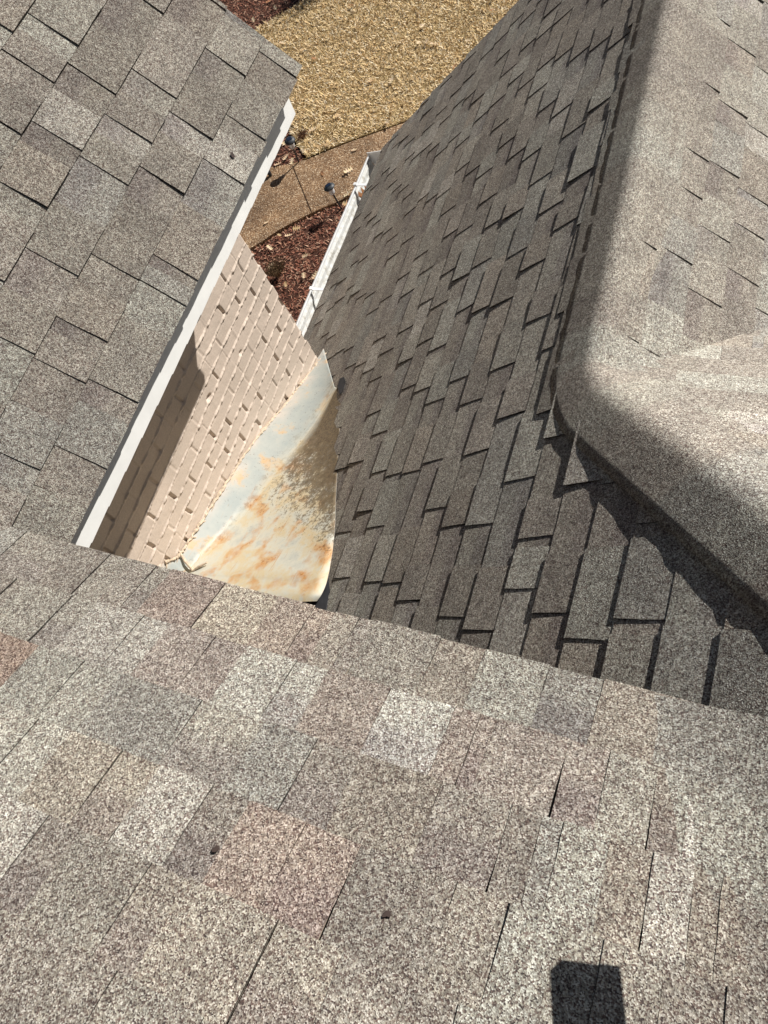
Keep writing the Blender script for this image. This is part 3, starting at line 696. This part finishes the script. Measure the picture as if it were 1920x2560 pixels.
strands("bark_mulch", in_left, 26000, .036, .0050, 1.35, cm, ZG - .012, 3, ("dark red bark mulch at the left edge of the lawn", "mulch"), M_TINT, (-7.6, -4.4, 5.3, 9.3), .1)

# ------------------------------------------------------------------ oak leaves (each one its own object)
def leaf_mesh(seed, c):
    r = random.Random(seed); mb = MB(); pts = []
    lobes = 4; L = .085
    half = []
    for i in range(lobes):
        t = (i + .35) / lobes; wv = .030 * math.sin(math.pi * (t * .8 + .15)) + .006
        half.append((L * (i + .12) / lobes, .005)); half.append((L * (t + .05), wv * r.uniform(.85, 1.3))); half.append((L * (t + .10), wv * r.uniform(.5, .7)))
    half.append((L * 1.02, .002))
    curl = r.uniform(4, 9); tw = r.uniform(-6, 6)
    def P(x, y): return (x - L / 2, y, curl * y * y + 3.0 * (x - L / 2) ** 2 + tw * y * (x - L / 2) + .003)
    for sgn in (1, -1):
        for (x0, y0_), (x1, y1_) in zip(half, half[1:]):
            q = [P(x0, 0), P(x1, 0), P(x1, sgn * y1_), P(x0, sgn * y0_)]; mb.poly(q if sgn > 0 else q[::-1], tuple(k * r.uniform(.85, 1.1) for k in c))
    mb.tube([P(0, 0), (-L / 2 - .015, 0, .006), (-L / 2 - .028, .004, .004)], [.0012, .001, .0008], 4, c)
    o = mb.build("leaf_tmp", M_TINT, weld=False); me = o.data; bpy.data.objects.remove(o); return me
LM = [leaf_mesh(1, (.50, .36, .19)), leaf_mesh(2, (.62, .50, .32)), leaf_mesh(3, (.36, .17, .08)), leaf_mesh(4, (.55, .42, .26)), leaf_mesh(5, (.27, .12, .06))]
def leaf(x, y, z, k, label, group, s=1.0):
    o = bpy.data.objects.new("oak_leaf", LM[k]); COL.objects.link(o); o.location = (x * S, y * S, z * S)
    o.rotation_euler = (rnd.uniform(-.35, .35), rnd.uniform(-.35, .35), rnd.uniform(0, 6.28)); o.scale = (s, s, s); tag(o, label, "leaf", group); return o
for x, y in ((-4.39, 5.80), (-4.43, 5.93)): pass
leaf(-3.86, 5.50, ZG + .012, 1, "pale curled oak leaf on the walkway closest to the gutter end", "oak leaves on the walkway", 1.25)
leaf(-4.16, 5.47, ZG + .010, 2, "small brown oak leaf in the middle of the walkway", "oak leaves on the walkway", .8)
leaf(-3.90, 5.80, ZG + .010, 3, "oak leaf on the walkway next to the lawn edge", "oak leaves on the walkway", .8)
leaf(-3.76, 5.18, ZG + .010, 1, "cream oak leaf on the walkway behind the nearer path light", "oak leaves on the walkway", 1.0)
leaf(-4.58, 4.78, ZG + .010, 3, "small leaf on the left part of the walkway", "oak leaves on the walkway", .6)
leaf(-4.35, 4.62, ZG + .010, 0, "small curled leaf on the walkway near the mulch edge", "oak leaves on the walkway", .6)
leaf(-3.72, 5.05, ZG + .010, 0, "tan oak leaf at the foot of the nearer path light", "oak leaves in the near mulch bed", 1.2)
for (x, y) in ((-4.18, 4.72), (-4.24, 4.62), (-3.94, 4.37), (-3.86, 4.12), (-3.73, 4.13), (-4.02, 4.0), (-4.4, 4.45), (-3.62, 4.5), (-3.95, 3.72), (-4.28, 4.22), (-3.5, 4.8)):
    leaf(x, y, ZG + .006, rnd.choice((0, 1, 3)), "pale oak leaf lying on the reddish mulch by the gutter", "oak leaves in the near mulch bed", rnd.uniform(.8, 1.15))
for (x, y) in ((-4.72, 5.72), (-4.78, 5.62), (-4.62, 5.66), (-4.86, 5.95), (-4.80, 6.12), (-5.0, 5.75)):
    leaf(x, y, ZG + .004, rnd.choice((0, 1, 3)), "pale oak leaf on the dark mulch by the farther path light", "oak leaves in the left mulch bed", rnd.uniform(.9, 1.25))
for (x, y) in ((-5.75, 8.2), (-5.95, 8.35), (-6.1, 8.5), (-5.6, 7.85), (-5.95, 8.05), (-6.2, 8.15)):
    leaf(x, y, ZG + .006, rnd.choice((0, 1, 2, 3)), "oak leaf on the dark bed at the top of the picture", "oak leaves in the far mulch bed", rnd.uniform(.9, 1.3))
k_ = 0
while k_ < 48:
    x, y = rnd.uniform(-5.6, -2.6), rnd.uniform(5.7, 8.9)
    if not bool(in_lawn(np.array([x]), np.array([y]))[0]): continue
    leaf(x, y, ZG + .040, rnd.choice((0, 1, 1, 3, 2)), "dry oak leaf scattered on the straw coloured lawn", "oak leaves on the lawn", rnd.uniform(.55, 1.1)); k_ += 1
for (x, y) in ((-4.35, 5.86), (-4.47, 5.78), (-4.20, 5.93)): leaf(x, y, ZG + .010, rnd.choice((0, 1)), "tan oak leaf caught along the lawn edge of the walkway", "oak leaves along the lawn edge", 1.15)
leaf(-2.165, 3.17, -3.035, 2, "russet oak leaf caught in the white gutter", None, 1.2); leaf(-2.12, 3.05, -3.045, 4, "dark brown leaf lying deep in the gutter", None, 1.0)
leaf(-2.15, 3.28, -3.06, 1, "pale leaf at the far end of the gutter", None, .9)

# ------------------------------------------------------------------ solar path lights
def path_light(x, y, lean, h, label):
    t = empty("path_light", (x, y, ZG)); t["org"] = (x, y, ZG); tag(t, label, "path light", "solar path lights along the walkway")
    L = Vector(lean)
    def at(s_): return Vector((x, y, ZG)) + Vector((L.x * s_, L.y * s_, h * s_))
    mb = MB(); mb.tube([at(-.12), at(.62)], [.0085, .0085], 10); mb.build("stake", M_BLACK, t)
    ax = (at(1) - at(0)).normalized(); ux = ax.orthogonal().normalized(); uy = ax.cross(ux)
    def lathe(prof, base, m_, name, n=24, col=(1, 1, 1), par=t):
        mb_ = MB(); P_ = [[base + ax * zz + (ux * math.cos(k * 2 * math.pi / n) + uy * math.sin(k * 2 * math.pi / n)) * rr for k in range(n + 1)] for rr, zz in prof]
        mb_.grid(P_); o = mb_.build(name, m_, par, weld=True, smooth=True, recalc=True)
        if par is not t: o.location = (0, 0, 0)
        return o
    mb = MB(); b0 = at(.62)
    lathe([(.001, 0), (.024, .001), (.031, .02), (.032, h * .20), (.026, h * .28), (.001, h * .285)], b0, M_LENS, "lens")
    mb.tube([at(.60), at(.90)], [.004, .004], 8); mb.build("stem", M_BLACK, t)
    top = at(.90); hd = lathe([(.001, -.002), (.030, -.002), (.056, .000), (.060, .006), (.058, .012), (.044, .024), (.034, .030), (.001, .031)], top, M_STEEL, "head")
    mb = MB(); c = top + ax * .0325; hs = .024
    mb.prism([c + ux * hs + uy * hs, c - ux * hs + uy * hs, c - ux * hs - uy * hs, c + ux * hs - uy * hs], ax * .002)
    o = mb.build("solar_panel", M_SOLAR, hd, recalc=True); o.location = (0, 0, 0)
    return t
path_light(-4.533, 5.655, (.030, -.015, 0), .31, "black solar path light standing at the lawn corner of the walkway")
path_light(-3.783, 5.017, (-.035, .01, 0), .27, "black solar path light standing in mulch beside the white gutter")
t = empty("spot_light", (-4.81, 5.46, ZG)); t["org"] = (-4.81, 5.46, ZG); tag(t, "small black ground spot light with pale top at the left end of the walkway", "spot light")
mb = MB(); mb.tube([(-4.81, 5.46, ZG - .02), (-4.815, 5.455, ZG + .045), (-4.83, 5.46, ZG + .075)], [.014, .024, .026], 14); mb.build("housing", M_BLACK, t)
mb = MB(); mb.tube([(-4.83, 5.46, ZG + .0755), (-4.834, 5.461, ZG + .082)], [.018, .012], 14); mb.build("lens", M_GUT, t)
# flat stone and a dry twiggy shrub
def blob(name, c, r_, m_, seed, label, cat, squash=.4):
    bm = bmesh.new(); bmesh.ops.create_icosphere(bm, subdivisions=3, radius=r_ * S)
    for v in bm.verts: v.co *= 1 + .25 * noise.noise(v.co * 9 + Vector((seed, 0, 0))); v.co.z *= squash
    me = bpy.data.meshes.new(name); bm.to_mesh(me); bm.free(); o = link(name, me, m_); o.location = Vector(c) * S; tag(o, label, cat); return o
blob("stone", (-4.99, 5.40, ZG + .005), .075, plain("pale_stone", (.42, .34, .24), .85, .3, 0, 18, .2, .4), 2, "pale flat stone half hidden under the left eave by the walkway", "stone")
def shrub(x, y, n, hgt, label, cols, spread=.10, lf=1.0):
    r = random.Random(int(x * 100)); t_ = empty("dry_shrub", (x, y, ZG)); t_["org"] = (x, y, ZG); tag(t_, label, "shrub"); mb = MB()
    tw = []
    for i in range(n):
        a = r.uniform(0, 6.28); s_ = r.uniform(.1, 1); d_ = Vector((math.cos(a) * spread * s_, math.sin(a) * spread * s_, hgt * r.uniform(.5, 1)))
        p0 = Vector((x + r.uniform(-.01, .01), y + r.uniform(-.01, .01), ZG - .02)); p1 = p0 + d_ * .5 + Vector((r.uniform(-.01, .01), r.uniform(-.01, .01), .02)); p2 = p0 + d_
        mb.tube([p0, p1, p2], [.0016, .0012, .0005], 4, r.choice(cols)); tw += [p1, p2, p1.lerp(p2, .5)]
    mb.build("twigs", M_TINT, t_); mb = MB()
    for p in tw * 5:
        q = p + Vector((r.uniform(-1, 1), r.uniform(-1, 1), r.uniform(-1, 1))) * .016; d1 = Vector((r.uniform(-1, 1), r.uniform(-1, 1), r.uniform(-1, 1))).normalized() * .008 * lf; d2 = d1.orthogonal().normalized() * .004 * lf
        mb.poly([q - d1, q + d2, q + d1, q - d2], r.choice(cols))
    mb.build("foliage", M_TINT, t_)
shrub(-4.16, 4.12, 110, .17, "brown dried twiggy shrub at the wall corner in the mulch", [(.13, .08, .04), (.20, .13, .07), (.09, .06, .03)], .13)
shrub(-4.62, 6.02, 40, .10, "low dead tuft between lawn edge and farther path light", [(.22, .12, .06), (.16, .08, .05)], .08)
shrub(-5.25, 9.05, 420, .80, "dense dark shrub added beyond the far bed to shade the lawn corner", [(.05, .06, .03), (.07, .08, .04)], .38, 3.0)  # shrub put in only for the shadow it throws

# ------------------------------------------------------------------ small bits on the roofs
M_DEB = plain("dark_debris", (.045, .03, .025), .8, .3, 0, 80, .3)
def bit(x, y, z, n, r_, seed, label, m_=M_DEB, pts=15):
    r = random.Random(seed); n = Vector(n); u = n.orthogonal().normalized(); v = n.cross(u); mb = MB(); c = Vector((x, y, z))
    o_ = [c + (u * math.cos(k * 6.283 / pts) * r.uniform(.5, 1) + v * math.sin(k * 6.283 / pts) * r.uniform(.35, .8)) * r_ + n * .0055 for k in range(pts)]
    mb.prism(o_, n * .0006); o = mb.build("debris", m_, None, (x, y, z), recalc=True); tag(o, label, "debris"); return o
bit(-.474, -.162, zA(-.162) + .002, nA, .0075, 1, "round dark spot of grit on the foreground slope, left of the middle")
bit(-.237, -.154, zA(-.154) + .002, nA, .007, 2, "small black scrap on the foreground slope, below the palest shingle")
bit(-1.269, 1.338, -1.160, nL, .010, 3, "tiny dark twig scrap on a pale shingle of the left slope")
bit(-.159, 1.153, -1.705, (.6, 0, .8), .008, 4, "tiny pale leaf scrap on the bright slope beyond the ridge", M_SEAL)

# ------------------------------------------------------------------ made-up objects outside the picture, added to cast two shadows that reach into it
t = empty("beam_shadow_caster", (.20, -.05, -.62)); t["org"] = (.20, -.05, -.62); tag(t, "added unseen beam on a post casting the rectangular shadow on the foreground slope", "shadow caster")
mb = MB(); bx, by, bz = .138, .134, -.67
mb.prism([(bx, by, bz), (bx + .062, by + .020, bz), (bx + .062, by - .75, bz + .0), (bx, by - .75, bz)], (0, 0, .02)); mb.build("beam", M_WOOD, t, recalc=True).location = -t.location
mb = MB(); mb.box((bx + .01, by - .72, zA(by - .70) - .005), (bx + .058, by - .67, bz)); mb.build("post", M_WOOD, t).location = -t.location

t = empty("pouch_shadow_caster", (.262, .225, -.972)); t["org"] = (.262, .225, -.972); tag(t, "added unseen pouch shape with a strap casting the shadow at the right edge", "tool pouch")
bm = bmesh.new(); bmesh.ops.create_icosphere(bm, subdivisions=3, radius=.05 * S)
for v in bm.verts: v.co = Vector((v.co.x * .8, v.co.y * 1.15, v.co.z * .55 + .035 * S)) * (1 + .12 * noise.noise(v.co * 20)) + Vector((0, 0, v.co.x * sB))
me = bpy.data.meshes.new("pouch"); bm.to_mesh(me); bm.free(); link("pouch", me, M_DEB, t).location = (0, 0, 0)
mb = MB(); mb.tube([(x + .034, y - .01, z + .028) for x, y, z in ((.215, .27, -.955), (.20, .31, -.965), (.205, .36, -.975), (.235, .385, -.965), (.25, .34, -.955), (.235, .27, -.945))], [.006] * 6, 8); mb.build("strap", M_DEB, t)
